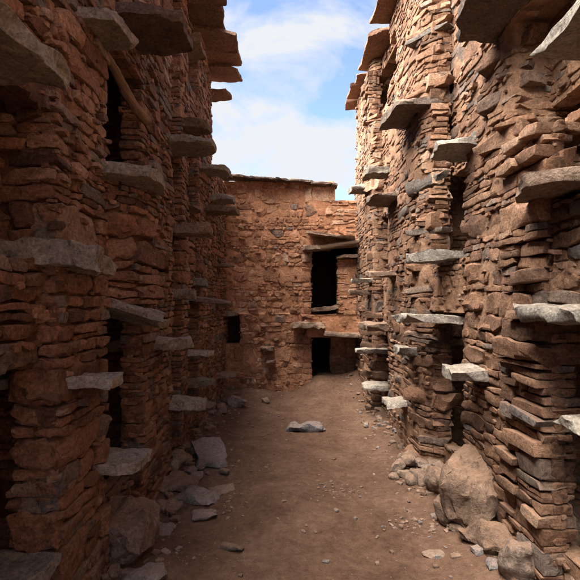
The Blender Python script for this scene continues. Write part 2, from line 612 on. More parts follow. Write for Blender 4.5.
    def finish_stones(self, limit=300):
        cen, ax, size, tone = (np.array(a) for a in (self.cen, self.ax, self.size, self.tone))
        front = cen + ax[:, 2] * (size[:, 2:3] / 2 + 0.012)
        eye = np.array([0, 0, EYE])
        vec = front - eye
        dist = np.linalg.norm(vec, axis=1)
        facing = -(vec * ax[:, 2]).sum(1) / dist
        px = CX + F * front[:, 0] / front[:, 1]
        py = CY - F * (front[:, 2] - EYE) / front[:, 1]
        foreshort = np.maximum(facing, 0.05)
        area = size[:, 0] * size[:, 1] * foreshort * (F / dist) ** 2
        inside = (px > -4) & (px < 584) & (py > -4) & (py < 584)
        vis = np.zeros(len(cen), bool)
        for i in np.where(inside)[0]:
            for du, dv in ((0, 0), (0.35, 0), (-0.35, 0), (0, 0.3)):
                q = front[i] + ax[i, 0] * size[i, 0] * du + ax[i, 1] * size[i, 1] * dv
                dr = q - eye; dn = np.linalg.norm(dr)
                hit = BVH.ray_cast(Vector(eye), Vector(dr / dn), dn - 0.03)
                if hit[0] is None or hit[3] > dn - 0.06:
                    vis[i] = True; break
        score = np.where(vis, area, -1)
        order = np.argsort(-score)
        single = [i for i in order[:limit] if score[i] > 12]
        mask = np.zeros(len(cen), bool); mask[single] = True
        mat = MAT[self.style]
        for k, i in enumerate(single):
            tm = T_HI if area[i] > 550 else T_MID
            W = rocks(tm, cen[i:i+1], ax[i:i+1], size[i:i+1], seed=1000 + int(i))
            me = mesh_np("stone", W[0] - cen[i], tm[1], mat)
            tone_attr(me, tone[i:i+1], W.shape[1])
            link("stone", me, self.root, cen[i])
        near = (~mask) & (area > 40)
        far = (~mask) & ~near
        Vs, Fs, T, off = [], [], [], 0
        for sel, tm in ((near, T_MID), (far, T_LOW)):
            if sel.sum() == 0:
                continue
            W = rocks(tm, cen[sel], ax[sel], size[sel], seed=5)
            V, Q = joined(W, tm)
            Vs.append(V); Fs.append(Q + off); off += len(V)
            T.append(np.repeat(tone[sel], W.shape[1], axis=0))
        cc, ca, cs = (np.array(a) for a in zip(*self.cchip))
        W = rocks(T_CHIP, cc, ca, cs, ncut=4, seed=9)
        V, Q = joined(W, T_CHIP)
        Vs.append(V); Fs.append(Q + off)
        T.append(np.repeat(np.stack([U(.1, .95, len(cc)), U(.2, .8, len(cc)), U(0, .25, len(cc))], axis=1), W.shape[1], axis=0))
        me = mesh_np("masonry", np.concatenate(Vs), np.concatenate(Fs), mat)
        tone_attr(me, np.concatenate(T), 1)
        tag(link("masonry", me, self.root), kind="stuff")
        print(self.root.name, "stones", len(cen), "single", len(single), "min px area", score[single[-1]] if single else 0)

SLABN = [0]
def slab(wall, name, a, b, width, z, thick, mat='slab', tone=(0.5, 0.5, 0.0), zb=None, roll=0.0, cut=(0.66, 0.97), amp=0.16, ncut=6, seed=None, label=None, wob=0.75):
    """flat stone from plan point a (root) to plan point b (tip); z = top at the root, zb = top at the tip"""
    SLABN[0] += 1
    zb = z if zb is None else zb
    A, Bp = np.array([a[0], a[1], z - thick / 2]), np.array([b[0], b[1], zb - thick / 2])
    u = Bp - A
    ln = np.linalg.norm(u)
    ax = axes_from(u)
    if roll:
        v, d = ax[1].copy(), ax[2].copy()
        ax[1] = v * math.cos(roll) + d * math.sin(roll)
        ax[2] = -v * math.sin(roll) + d * math.cos(roll)
    cen = (A + Bp) / 2
    thick *= 0.70
    size = np.array([[ln, thick, width]])
    W = rocks(T_SLAB, cen[None], ax[None], size, bevel=0.07, ncut=ncut, cut=cut, amp=amp, freq=14, plan_cut=True, seed=seed or 400 + SLABN[0], wob=wob)
    me = mesh_np(name, W[0] - cen, T_SLAB[1], MAT[mat], sharp=32)
    tone_attr(me, np.array([tone]), W.shape[1])
    o = link(name, me, wall.root if wall is not None else None, cen)
    if label:
        o["label"] = label
    occluder(cen, ax, size[0] * 0.9)
    return o

def boulder(name, cen, size, yaw=0, tilt=0, mat='rock', tone=(0.5, 0.5, 0.1), sphere=0.45, ncut=9, cut=(0.5, 0.85), amp=0.3, seed=1, parent=None, freq=7):
    ax = axes_from((math.cos(yaw), math.sin(yaw), math.sin(tilt)))
    cen = np.array(cen, float)
    W = rocks(T_ROCK, cen[None], ax[None], np.array([size]), bevel=0.3, ncut=ncut, cut=cut, amp=amp, freq=freq, sphere=sphere, seed=seed)
    me = mesh_np(name, W[0] - cen, T_ROCK[1], MAT[mat], sharp=38)
    tone_attr(me, np.array([tone]), W.shape[1])
    return link(name, me, parent, cen)

def pole(name, a, b, r0, r1, parent, mat='wood', bend=0.02, seed=1, sides=10, rings=14):
    a, b = np.array(a, float), np.array(b, float)
    r = np.random.default_rng(seed)
    u = b - a; ln = np.linalg.norm(u); ax = axes_from(u)
    V, Q = [], []
    for i in range(rings + 1):
        t = i / rings
        c = np.array([ln * (t - 0.5), bend * math.sin(t * 5 + seed), bend * math.cos(t * 3.3 + seed)])
        rad = r0 + (r1 - r0) * t
        for k in range(sides):
            f = 2 * math.pi * k / sides
            rr = rad * (1 + 0.14 * r.uniform(-1, 1))
            V.append(c + np.array([0, math.cos(f) * rr, math.sin(f) * rr]))
    for i in range(rings):
        for k in range(sides):
            Q.append((i*sides + k, i*sides + (k+1) % sides, (i+1)*sides + (k+1) % sides, (i+1)*sides + k))
    me = bpy.data.meshes.new(name)
    me.from_pydata([tuple(v) for v in V], [], Q + [tuple(reversed(range(sides))), tuple(range(rings*sides, (rings+1)*sides))])
    me.polygons.foreach_set("use_smooth", np.ones(len(me.polygons), bool))
    me.materials.append(MAT[mat])
    o = link(name, me, parent)
    from mathutils import Matrix
    M = Matrix.Identity(4)
    for c in range(3):
        for rw in range(3):
            M[rw][c] = ax[c][rw]
    M.translation = Vector((a + b) / 2)
    o.matrix_world = M
    return o

def solid(name, lo, hi, mat, parent):
    V = [(x, y, z) for x in (lo[0], hi[0]) for y in (lo[1], hi[1]) for z in (lo[2], hi[2])]
    me = bpy.data.meshes.new(name)
    me.from_pydata(V, [], [(0,1,3,2), (4,6,7,5), (0,4,5,1), (2,3,7,6), (0,2,6,4), (1,5,7,3)])
    me.materials.append(MAT[mat])
    return link(name, me, parent)

# ------------------------------------------------------------------ ground: one sheet to the horizon
def smooth(a, b, x):
    t = np.clip((x - a) / (b - a), 0, 1)
    return t * t * (3 - 2 * t)

def ground_z(x, y):
    x, y = np.asarray(x, float), np.asarray(y, float)
    p = np.stack([x, y, np.zeros_like(x)], axis=-1)
    near = smooth(-6, -4, -np.abs(x)) * smooth(-5, -4, y) * smooth(-11, -10, -y)
    z = 0.030 * fbm(p * 1.7, 21, 3) + 0.012 * fbm(p * 7, 22, 3) + 0.006 * vnoise(p * 23, 23)
    z = z + 0.10 * smooth(0.55, 1.25, -x + 0.05) * (0.75 + 0.5 * vnoise(p * 2.2, 25))
    z = z + 0.12 * smooth(0.85, 1.45, x) * (0.8 + 0.5 * vnoise(p * 2.0, 26))
    z = z + 0.22 * smooth(6.7, 8.1, y) * smooth(0.0, 0.6, x) + 0.07 * smooth(7.2, 8.2, y)
    return z * near

gx = np.unique(np.concatenate([[-900, -300, -100, -40, -15, -8, -5], np.arange(-3, -1.5, 0.25), np.arange(-1.5, 1.81, 0.025), np.arange(1.85, 3.4, 0.25), [5, 8, 15, 40, 100, 300, 900]]))
gy = np.unique(np.concatenate([[-900, -300, -100, -40, -15, -8, -5], np.arange(-4, 1.9, 0.3), np.arange(1.9, 9.0, 0.03), np.arange(9.2, 12, 0.4), [15, 25, 60, 150, 400, 900, 1500]]))
GX, GY = np.meshgrid(gx, gy)
GZ = ground_z(GX, GY)
gv = np.stack([GX, GY, GZ], axis=-1).reshape(-1, 3)
nx_, ny_ = len(gx), len(gy)
ii, jj = np.meshgrid(np.arange(nx_ - 1), np.arange(ny_ - 1))
q0 = (jj * nx_ + ii).ravel()
ground = link("ground", mesh_np("ground", gv, np.stack([q0, q0 + 1, q0 + nx_ + 1, q0 + nx_], axis=1), MAT['ground'], sharp=0))
ground["kind"] = "structure"

# ------------------------------------------------------------------ the left granary
XL, HL = -1.05, 4.80
YREAR = -4.0                                          # both granaries end about here, unseen; chosen to keep the near walls dark
left = Wall("granary_building", "tall dark red rubble granary on the left with grey slab steps and a stone eave", "building", 'red', 'core_red')
kl = lambda x, y: x > -1.62
def lpier(y0, y1, z0=-0.15, z1=HL, x=XL, deep=-1.95, r=0.04, pocket=None, **kw):
    """a pier; pocket = x where the reveal ends and the cell behind it widens"""
    if pocket:
        w = min(0.5, (y1 - y0) * 0.6)
        left.block(arc_path([(deep, y0 + w), (pocket, y0 + w), (pocket, y0), (x, y0), (x, y1), (deep, y1)], [0, 0, 0, r, r, 0]), z0, z1, keep=kl, **kw)
    else: left.block(arc_path([(deep, y0), (x, y0), (x, y1), (deep, y1)], [0, r, r, 0]), z0, z1, keep=kl, **kw)
def lfill(y0, y1, z0, z1, x=XL - 0.05, **kw):
    left.block([(x, y0 - 0.06), (x, y1 + 0.06)], z0, z1, keep=kl, **kw)
left.block([(-1.95, YREAR), (XL, YREAR), (XL, 1.45), (-1.95, 1.45)], -0.15, HL, keep=kl, coarse=True, hmean=0.11)
lpier(2.2, 2.8, z1=1.40, hmean=0.082, r=0, split=0.4, pocket=-1.27)
lpier(2.2, 2.8, z0=1.40, hmean=0.098, r=0, wmul=1.0, split=0.4)
lpier(3.45, 4.4, hmean=0.075, r=0.06, pocket=-1.20)
lpier(4.75, 5.1, hmean=0.07)
lpier(5.7, 6.72, hmean=0.07, pocket=-1.22)
left.block([(-2.2, 6.72), (XL + 0.02, 6.72), (XL + 0.02, 8.4)], -0.15, 3.48, keep=kl, hmean=0.085)
lfill(1.45, 2.2, 1.38, 1.78, x=-1.13, hmean=0.09)
lfill(1.45, 2.2, 2.46, HL)
lfill(2.8, 3.45, -0.15, 0.34, x=-1.14)
left.block(arc_path([(-1.7, 2.81), (-1.10, 2.83), (-0.95, 2.97), (-0.885, 3.2), (-0.90, 3.55), (-1.03, 3.85), (-1.7, 3.87)], [0, .05, .08, .1, .1, .1, 0]),
           1.57, 2.33, keep=kl, hmean=0.078, bulge=0.012)
lfill(2.8, 3.45, 3.13, HL, x=-1.03)
lfill(4.4, 4.75, -0.15, HL, x=-1.30)
for z0, z1 in ((-0.15, 0.32), (1.60, 2.66), (3.3, 4.02), (4.42, HL)):
    lfill(5.1, 5.7, z0, z1, x=-1.09)
left.block([(-1.88, YREAR), (-1.88, 8.6)], -0.15, HL, stones=False, coarse=True)

# ------------------------------------------------------------------ the right granary
XR, HR = 1.38, 4.98
right = Wall("granary_building", "tall mud-plastered stone granary along the right side, its upper wall in sunlight", "building", 'tan', 'core_tan')
kr = lambda x, y: x < 1.95
EA = dict(recess=0.008, amp=0.014, bulge=0.045, prot=(-0.007, 0.011), grey=0.14, nchip=45)
def rpier(y0, y1, z0=-0.15, z1=HR, x=XR, deep=2.3, r0=0.10, r1=0.06, pocket=None, **kw):
    if pocket:
        w = min(0.5, (y1 - y0) * 0.6)
        right.block(arc_path([(deep, y1), (x, y1), (x, y0), (pocket, y0), (pocket, y0 + w), (deep, y0 + w)], [0, r1, r0, 0, 0, 0]), z0, z1, keep=kr, **{**EA, **kw})
    else: right.block(arc_path([(deep, y1), (x, y1), (x, y0), (deep, y0)], [0, r1, r0, 0]), z0, z1, keep=kr, **{**EA, **kw})
def rfill(y0, y1, z0, z1, x=XR + 0.05, **kw):
    right.block([(x, y1 + 0.06), (x, y0 - 0.06)], z0, z1, keep=kr, **{**EA, **kw})
R3 = dict(x=1.19, r0=0.10, hmean=0.075)
rpier(6.7, 8.4, z1=4.20, pocket=1.42, **R3)
rpier(6.7, 8.4, z0=4.20, z1=4.80, pocket=1.25, **{**R3, 'r0': 0.03})
rpier(6.7, 8.4, z0=4.80, pocket=1.42, **R3)
R2 = dict(x=1.25, r0=0.24, pocket=1.50, r1=0.05, hmean=0.07, wmul=1.15, split=0.4)
rpier(4.38, 5.95, z1=4.26, **R2)
rpier(4.38, 5.48, z0=4.26, z1=4.76, **R2)
rpier(4.38, 5.95, z0=4.76, **R2)
rpier(2.5, 3.76, z1=2.55, recess=0.014, amp=0.012, bulge=0.02, prot=(-0.006, 0.009), r0=0.04, pocket=1.46, r1=0.03, hmean=0.072, wmul=1.15, split=0.4)
rpier(2.95, 3.76, z0=2.55, z1=3.3, r0=0.08, r1=0.03, hmean=0.06, wmul=1.4)
rpier(2.5, 3.76, z0=3.3, r0=0.05, r1=0.03, hmean=0.07, wmul=1.3)
right.block([(2.3, 1.7), (XR, 1.7), (XR, YREAR - 0.4), (2.3, YREAR - 0.4)], -0.15, HR, keep=kr, coarse=True, hmean=0.11)
rfill(1.7, 2.5, -0.15, 0.28); rfill(1.7, 2.5, 1.58, 2.1, x=1.36); rfill(1.7, 2.95, 2.78, 3.3, x=1.62); rfill(1.7, 2.5, 3.3, HR)
rfill(2.4, 2.95, 2.5, 2.62, x=1.55)
rfill(3.76, 4.38, -0.15, 0.30)
right.block(arc_path([(2.0, 4.4), (1.33, 4.4), (1.29, 4.05), (1.36, 3.74), (2.0, 3.72)], [0, .06, .1, .06, 0]), 1.50, 1.93, keep=kr, **EA)
rfill(3.76, 4.38, 2.74, HR, x=1.50)
for z0, z1 in ((-0.15, 0.38), (1.13, 1.94), (2.74, 4.26), (4.76, HR)):
    rfill(5.95, 6.7, z0, z1, x=1.33)
right.block([(2.18, 8.4), (2.18, -1.9)], -0.15, HR, stones=False, coarse=True)

# ------------------------------------------------------------------ the far building closing the alley
YB = 8.1
back = Wall("granary_building", "low orange stone building front closing the far end, two dark doorways one above the other", "building", 'org', 'core_org')
kb = lambda x, y: y < 8.55
EB = dict(recess=0.012, amp=0.016, bulge=0.03, prot=(-0.012, 0.012), grey=0.05, nchip=40)
def bfill(x0, x1, z0, z1, y=YB, **kw):
    back.block([(x0, y), (x1, y)], z0, z1, keep=kb, **{**EB, **kw})
BK = dict(hmean=0.135, wmul=0.5, split=0.2)
back.block([(-1.45, YB), (0.42, YB), (0.42, 8.9)], -0.1, 0.86, keep=kb, **BK, **EB)
back.block([(-0.80, 8.7), (-0.80, YB), (0.42, YB), (0.42, 8.9)], 0.86, 1.36, keep=kb, **BK, **EB)
back.block([(-1.45, YB), (0.42, YB), (0.42, 8.9)], 1.36, 2.50, keep=kb, **BK, **EB)
back.block([(-1.45, YB), (0.80, YB), (0.80, 8.9)], 2.50, 3.60, keep=kb, **BK, **EB)
bfill(0.42, 1.6, -0.1, 0.14, y=YB + 0.02, stones=False)
bfill(0.34, 1.6, 0.98, 1.36, y=YB - 0.12, hmean=0.11, recess=-0.01)
bfill(0.78, 1.6, 2.50, 3.28, hmean=0.08)
back.block([(0.90, 8.9), (0.86, 8.22), (1.6, 8.22)], 1.30, 2.30, keep=kb, hmean=0.07, **{**EB, 'prot': (-0.025, 0.008)}, tone=(0.3, 0.25))
back.block([(0.82, 9.4), (0.78, 8.58), (1.06, 8.56)], 0.0, 1.0, keep=lambda x, y: y < 8.8, hmean=0.12, **EB)
back.block([(1.03, 9.0), (1.05, 8.50), (1.6, 8.50)], 0.0, 1.0, keep=lambda x, y: y < 8.8, hmean=0.09, **EB)
solid("upper_floor", (0.36, 8.2, 1.06), (1.6, 11.5, 1.28), 'core_red', back.root)  # darker earth colour than the front, to blacken the doorways

# ------------------------------------------------------------------ slabs: steps, sills, lintels, eaves
def px_slab(wall, tipx, y_px, D, rootX, width, thick, name="step_slab", drop=0.0, skew=0.0, **kw):
    """tip column and top row in the photo, at the distance D where the slab leaves its wall"""
    X = (tipx - CX) / F * D
    z = EYE + (CY - y_px) / F * D
    return slab(wall, name, (rootX, D + skew), (X, D), width, z + drop, thick, zb=z, **kw)

G = lambda h=0.6, v=0.6, g=0.1: (h, v, g)
# left, near to far
slab(left, "sill_slab", (-1.75, 2.30), (-0.90, 2.38), 0.52, 1.93, 0.15, zb=1.85, tone=G(0.5, 0.55, 0.4), cut=(0.8, 0.98))
slab(left, "lintel_slab", (-1.7, 1.45), (-0.86, 1.42), 0.86, 2.50, 0.11, tone=G(0.5, 0.5, 0.2), cut=(0.82, 0.98))
slab(left, "lintel_slab", (-1.6, 2.02), (-1.10, 2.05), 0.42, 1.42, 0.12, mat='bslab', tone=G(0.3, 0.3, 0.0))
slab(left, "step_slab", (-1.6, 2.0), (-1.02, 2.04), 0.34, 0.47, 0.13, tone=G(0.6, 0.45, 0.7))
slab(left, "lintel_slab", (-1.5, 2.60), (-0.85, 2.60), 0.36, 3.11, 0.09, tone=G(0.5, 0.5, 0.1), cut=(0.8, 0.98))
slab(left, "lintel_slab", (-1.6, 3.05), (-0.63, 3.08), 0.52, 3.38, 0.10, mat='bslab', tone=G(0.2, 0.3, 0.0), cut=(0.75, 0.96))
slab(left, "sill_slab", (-1.6, 3.02), (-0.80, 3.06), 0.62, 2.43, 0.10, tone=G(0.55, 0.5, 0.1), cut=(0.8, 0.97), zb=2.40)
slab(left, "lintel_slab", (-1.55, 3.05), (-0.80, 3.18), 0.62, 1.70, 0.09, tone=G(0.5, 0.5, 0.35), zb=1.50, roll=-0.16)
px_slab(left, 118, 372, 2.40, -1.45, 0.26, 0.075, tone=G(0.75, 0.7, 0.0), cut=(0.75, 0.97))
px_slab(left, 146, 454, 2.84, -1.45, 0.34, 0.08, tone=G(0.85, 0.7, 0.05), cut=(0.75, 0.97))
px_slab(left, 190, 336, 3.90, -1.45, 0.30, 0.12, tone=G(0.75, 0.6, 0.0))
px_slab(left, 203, 396, 4.45, -1.45, 0.32, 0.13, tone=G(0.75, 0.65, 0.15))
px_slab(left, 213, 141, 4.50, -1.55, 0.42, 0.10, name="lintel_slab", tone=G(0.4, 0.5, 0.1))
px_slab(left, 210, 124, 4.95, -1.45, 0.35, 0.11, mat='bslab', tone=G(0.3, 0.4, 0.0))
px_slab(left, 213, 224, 4.62, -1.5, 0.38, 0.12, name="sill_slab", mat='bslab', tone=G(0.75, 0.7, 0.2))
px_slab(left, 194, 289, 4.65, -1.5, 0.34, 0.12, name="lintel_slab", tone=G(0.35, 0.4, 0.4))
px_slab(left, 229, 300, 5.45, -1.5, 0.48, 0.07, name="lintel_slab", drop=0.10, mat='bslab', tone=G(0.4, 0.4, 0.2))
px_slab(left, 208, 277, 5.70, -1.4, 0.30, 0.12, tone=G(0.4, 0.45, 0.5))
px_slab(left, 212, 349, 5.20, -1.4, 0.28, 0.07, tone=G(0.9, 0.75, 0.0))
px_slab(left, 214, 378, 5.65, -1.4, 0.30, 0.10, tone=G(0.6, 0.5, 0.3))
px_slab(left, 230, 167, 6.05, -1.5, 0.45, 0.09, tone=G(0.4, 0.45, 0.1))
px_slab(left, 238, 207, 6.35, -1.5, 0.40, 0.10, mat='bslab', tone=G(0.4, 0.4, 0.1))
px_slab(left, 234, 196, 6.75, -1.4, 0.30, 0.11, tone=G(0.35, 0.4, 0.4))
px_slab(left, 234, 263, 7.05, -1.4, 0.34, 0.07, mat='bslab', tone=G(0.6, 0.5, 0.1))
px_slab(left, 200, 205, 5.40, -1.5, 0.5, 0.08, name="lintel_slab", mat='bslab', tone=G(0.4, 0.4, 0.1))
px_slab(left, 203, 46, 5.40, -1.5, 0.6, 0.07, name="lintel_slab", mat='bslab', tone=G(0.4, 0.4, 0.1))
px_slab(left, 236, 372, 7.20, -1.4, 0.34, 0.09, mat='bslab', tone=G(0.75, 0.6, 0.1))
px_slab(left, 214, 402, 5.0, -1.3, 0.30, 0.10, tone=G(0.6, 0.5, 0.2), mat='bslab')
# left eave: overlapping plates seen from below
y = 0.6
while y < 6.7:
    w = U(0.34, 0.58)
    slab(left, "eave_slab", (-1.75, y + w/2), (-0.58 - U(0, 0.15), y + w/2 + U(-0.05, 0.05)), w * 1.12, HL + 0.07 + U(0, 0.035), 0.055, mat='eave',
         tone=G(U(0.1, 0.8), U(0.2, 0.8), U(0, 0.3)), zb=HL + 0.02 + U(-0.035, 0.035), cut=(0.78, 0.98), ncut=7, wob=0.6)
    y += w
slab(left, "eave_slab", (-1.5, 7.0), (-0.83, 6.95), 0.36, 4.62, 0.06, mat='eave', zb=4.6, tone=G(0.5, 0.5, 0))
y = 0.5
while y < 6.5:                                       # second layer, set back
    w = U(0.3, 0.5)
    slab(left, "eave_slab", (-1.75, y + w/2), (-0.74 - U(0, 0.10), y + w/2), w * 1.05, HL + 0.14 + U(0, 0.02), 0.05, mat='eave',
         tone=G(U(0.2, 0.6), U(0.3, 0.6), 0.1), zb=HL + 0.11 + U(-0.01, 0.02), cut=(0.86, 0.99), ncut=5, wob=0.4)
    y += w
# right, near to far
slab(right, "lintel_slab", (1.9, 2.15), (1.19, 2.32), 0.66, 1.58, 0.10, tone=G(0.45, 0.4, 0.5), cut=(0.8, 0.98))
slab(right, "sill_slab", (2.0, 2.12), (1.17, 2.40), 0.50, 2.20, 0.085, tone=G(0.6, 0.55, 0.1), mat='bslab', cut=(0.72, 0.95))
slab(right, "lintel_slab", (2.0, 1.95), (1.18, 2.05), 0.62, 2.83, 0.085, tone=G(0.8, 0.6, 0.2), cut=(0.72, 0.95))
slab(right, "lintel_slab", (2.0, 2.85), (1.08, 2.92), 0.62, 3.40, 0.11, mat='bslab', tone=G(0.15, 0.25, 0.2), cut=(0.72, 0.95))
px_slab(right, 436, 143, 3.72, 1.85, 0.42, 0.10, name="lintel_slab", tone=G(0.6, 0.55, 0.35))
px_slab(right, 412, 251, 3.95, 1.8, 0.36, 0.11, name="sill_slab", tone=G(0.35, 0.45, 0.4))
px_slab(right, 400, 313, 4.02, 1.8, 0.46, 0.09, name="lintel_slab", tone=G(0.95, 0.8, 0.05))
px_slab(right, 448, 366, 3.40, 1.75, 0.28, 0.11, tone=G(0.75, 0.7, 0.2))
px_slab(right, 396, 346, 4.70, 1.7, 0.26, 0.10, tone=G(0.7, 0.6, 0.3))
px_slab(right, 385, 398, 5.10, 1.7, 0.34, 0.08, tone=G(0.85, 0.7, 0.0), mat='slab')
px_slab(right, 362, 382, 6.40, 1.7, 0.24, 0.10, tone=G(0.95, 0.75, 0.0))
px_slab(right, 356, 348, 6.60, 1.7, 0.22, 0.08, tone=G(0.95, 0.8, 0.0))
px_slab(right, 368, 271, 5.65, 1.7, 0.34, 0.08, mat='bslab', tone=G(0.85, 0.7, 0.0))
px_slab(right, 352, 278, 6.85, 1.7, 0.26, 0.08, tone=G(0.95, 0.7, 0.0))
px_slab(right, 350, 289, 6.95, 1.7, 0.24, 0.09, mat='bslab', tone=G(0.6, 0.6, 0.0))
px_slab(right, 363, 322, 6.20, 1.7, 0.50, 0.13, mat='bslab', tone=G(0.8, 0.6, 0.0), name="lintel_slab")
px_slab(right, 388, 108, 4.75, 1.85, 0.70, 0.12, name="lintel_slab", mat='bslab', tone=G(0.3, 0.35, 0.3))
px_slab(right, 370, 195, 5.65, 1.8, 0.52, 0.11, name="lintel_slab", mat='bslab', tone=G(0.65, 0.55, 0.2))
px_slab(right, 365, 168, 6.15, 1.8, 0.40, 0.13, tone=G(0.5, 0.5, 0.2), name="step_slab")
px_slab(right, 350, 186, 7.10, 1.8, 0.36, 0.10, tone=G(0.6, 0.5, 0.2))
px_slab(right, 391, 87.5, 6.1, 1.8, 0.75, 0.06, mat='bslab', tone=G(0.6, 0.5, 0.0), name="sill_slab")
slab(right, "step_slab", (1.8, 2.2), (1.29, 2.25), 0.24, 1.06, 0.08, tone=G(0.9, 0.8, 0.0))
# right eave: ragged plates with gaps
y = 0.5
while y < 8.1:
    w = U(0.34, 0.62)
    if True:
        slab(right, "eave_slab", (2.0, y + w/2), (0.93 + U(0, 0.13) + (0.12 if y < 4.2 else 0), y + w/2 + U(-0.05, 0.05)), w * 0.93, HR + 0.05 + U(0, 0.03), 0.05, mat='eave',
             tone=G(U(0.2, 0.8), U(0.3, 0.8), 0.0), zb=HR + U(-0.04, 0.05), cut=(0.76, 0.98), ncut=6, wob=0.4)
    y += w
# far building: lintels, thresholds, coping
slab(back, "lintel_slab", (0.10, 7.98), (0.62, 7.98), 0.36, 1.24, 0.13, mat='bslab', tone=G(0.8, 0.6, 0.0))
slab(back, "lintel_slab", (0.60, 7.97), (1.62, 7.97), 0.38, 1.10, 0.10, mat='bslab', tone=G(0.7, 0.6, 0.0), zb=1.04)
slab(back, "lintel_slab", (0.26, 8.03), (0.56, 8.06), 0.3, 2.52, 0.11, tone=G(0.9, 0.6, 0.1), mat='bslab')
slab(back, "lintel_slab", (0.34, 8.0), (1.10, 7.98), 0.32, 2.74, 0.06, zb=2.64, mat='bslab', tone=G(0.8, 0.6, 0.0))
slab(back, "infill_cap", (0.84, 8.2), (1.30, 8.16), 0.30, 2.36, 0.07, mat='bslab', tone=G(0.8, 0.6, 0.0), zb=2.39)
slab(back, "threshold_slab", (0.44, 8.35), (0.90, 8.30), 0.34, 1.46, 0.09, mat='bslab', tone=G(0.4, 0.4, 0.1), zb=1.52)
slab(back, "lintel_slab", (-1.25, 8.02), (-0.80, 8.0), 0.32, 1.42, 0.10, mat='bslab', tone=G(0.6, 0.5, 0.2))
slab(back, "projecting_stone", (-0.36, 8.2), (-0.30, 7.96), 0.20, 0.83, 0.10, mat='bslab', tone=G(0.8, 0.6, 0.1))
slab(back, "projecting_stone", (-0.30, 8.2), (-0.27, 7.98), 0.18, 0.60, 0.07, mat='bslab', tone=G(0.7, 0.6, 0.1))
x = -1.3
while x < 0.78:
    w = U(0.22, 0.42)
    zt = 3.70 - 0.075 * (x + 1.2)
    slab(back, "coping_slab", (x, 8.12), (min(x + w, 0.84), 8.12), U(0.36, 0.44), zt + U(-0.01, 0.02), 0.05, mat='bslab', tone=G(U(0.1, 0.5), 0.35, 0.2), zb=zt - 0.02)
    x += w * 0.9
pole("lintel_pole", (0.30, 8.0, 2.46), (1.62, 7.95, 2.60), 0.045, 0.05, back.root, seed=4)
pole("lintel_pole", (0.30, 8.12, 2.47), (1.62, 8.1, 2.53), 0.04, 0.045, back.root, seed=5)
pole("branch", (-1.10, 2.82, 3.05), (-0.97, 3.38, 2.87), 0.028, 0.036, left.root, seed=7)
pole("peg", (-1.15, 6.62, 4.40), (-0.83, 6.66, 4.40), 0.012, 0.008, left.root, seed=8, bend=0.01)

# roofs and closing walls, so that the cells are dark inside
solid("roof", (-3.4, YREAR + 0.03, HL + 0.06), (-1.12, 6.70, HL + 0.28), 'core_red', left.root)
solid("outer_wall", (-3.4, YREAR + 0.03, -0.2), (-1.9, 9.4, 3.46), 'core_red', left.root)
solid("outer_wall", (-3.4, YREAR + 0.03, 3.46), (-1.9, 6.68, HL + 0.06), 'core_red', left.root)
solid("roof", (1.46, YREAR - 0.36, HR + 0.06), (3.6, 8.35, HR + 0.26), 'core_tan', right.root)
solid("outer_wall", (2.2, YREAR - 0.36, -0.2), (3.6, 8.38, HR + 0.06), 'core_tan', right.root)
solid("roof", (-1.9, 8.16, 3.02), (1.7, 11.6, 3.12), 'core_red', back.root)  # far rooms: the darker earth colour deepens the shade inside
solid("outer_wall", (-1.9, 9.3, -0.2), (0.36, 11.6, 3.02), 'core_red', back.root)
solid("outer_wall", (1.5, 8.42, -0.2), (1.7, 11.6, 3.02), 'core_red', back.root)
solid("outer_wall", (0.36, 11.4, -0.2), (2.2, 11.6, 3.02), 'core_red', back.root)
solid("parapet_core", (-1.5, 8.15, 3.12), (0.78, 8.35, 3.60), 'core_org', back.root)

# ------------------------------------------------------------------ stones, single and joined
for w_ in (left, right, back):
    for c_, a_, s_ in zip(w_.cen, w_.ax, w_.size):
        occluder(np.asarray(c_), a_, np.asarray(s_) * 0.97)
BVH = BVHTree.FromPolygons(OCC_V, OCC_F)
for w_ in (left, right, back):
    w_.finish_core()
    w_.finish_stones()

# ------------------------------------------------------------------ loose rocks on the ground
def on_ground(px, py, z=0.0):
    D = EYE * F / (py - CY)
    for _ in range(4):
        X = (px - CX) / F * D
        g = float(ground_z(X, D)) + z
        D = (EYE - g) * F / (py - CY)
    return X, D, float(ground_z(X, D))

def rock_thing(name, label, cat, px, py, size, yaw=0.0, tilt=0.0, sink=0.25, group=None, **kw):
    X, D, g = on_ground(px, py)
    o = boulder(name, (X, D, g + size[1] * (0.5 - sink)), size, yaw, tilt, **kw)
    return tag(o, label, cat, group)

rock_thing("boulder", "large pale brown boulder leaning on the right wall below the wide grey slab", "boulder", 486, 511, (0.60, 0.46, 0.42), yaw=0.75, tilt=0.35, sink=0.2, seed=77, tone=(0.55, 0.5, 0.0), sphere=0.25)
rock_thing("boulder", "broad rounded boulder half buried against the right wall in the lower right corner", "boulder", 556, 548, (0.5, 0.42, 0.36), yaw=1.2, sink=0.2, seed=32, tone=(0.5, 0.4, 0.2), sphere=0.3)
rock_thing("boulder", "lumpy brown boulder in the lower right corner in front of the half buried one", "boulder", 560, 572, (0.30, 0.24, 0.24), yaw=0.4, sink=0.0, seed=33, tone=(0.4, 0.35, 0.0), sphere=0.45, amp=0.32, freq=10)
rock_thing("rock_slab", "greyish upright stone slab propped at the right wall foot near the bottom edge", "rock", 524, 579, (0.13, 0.24, 0.22), yaw=0.8, tilt=0.3, sink=0.15, seed=35, tone=(0.6, 0.4, 0.15), sphere=0.2, amp=0.28, freq=8)
rock_thing("rock", "flat brown rock just below the large leaning boulder", "rock", 462, 520, (0.36, 0.16, 0.28), yaw=2.3, sink=0.2, seed=35, tone=(0.6, 0.45, 0.0))
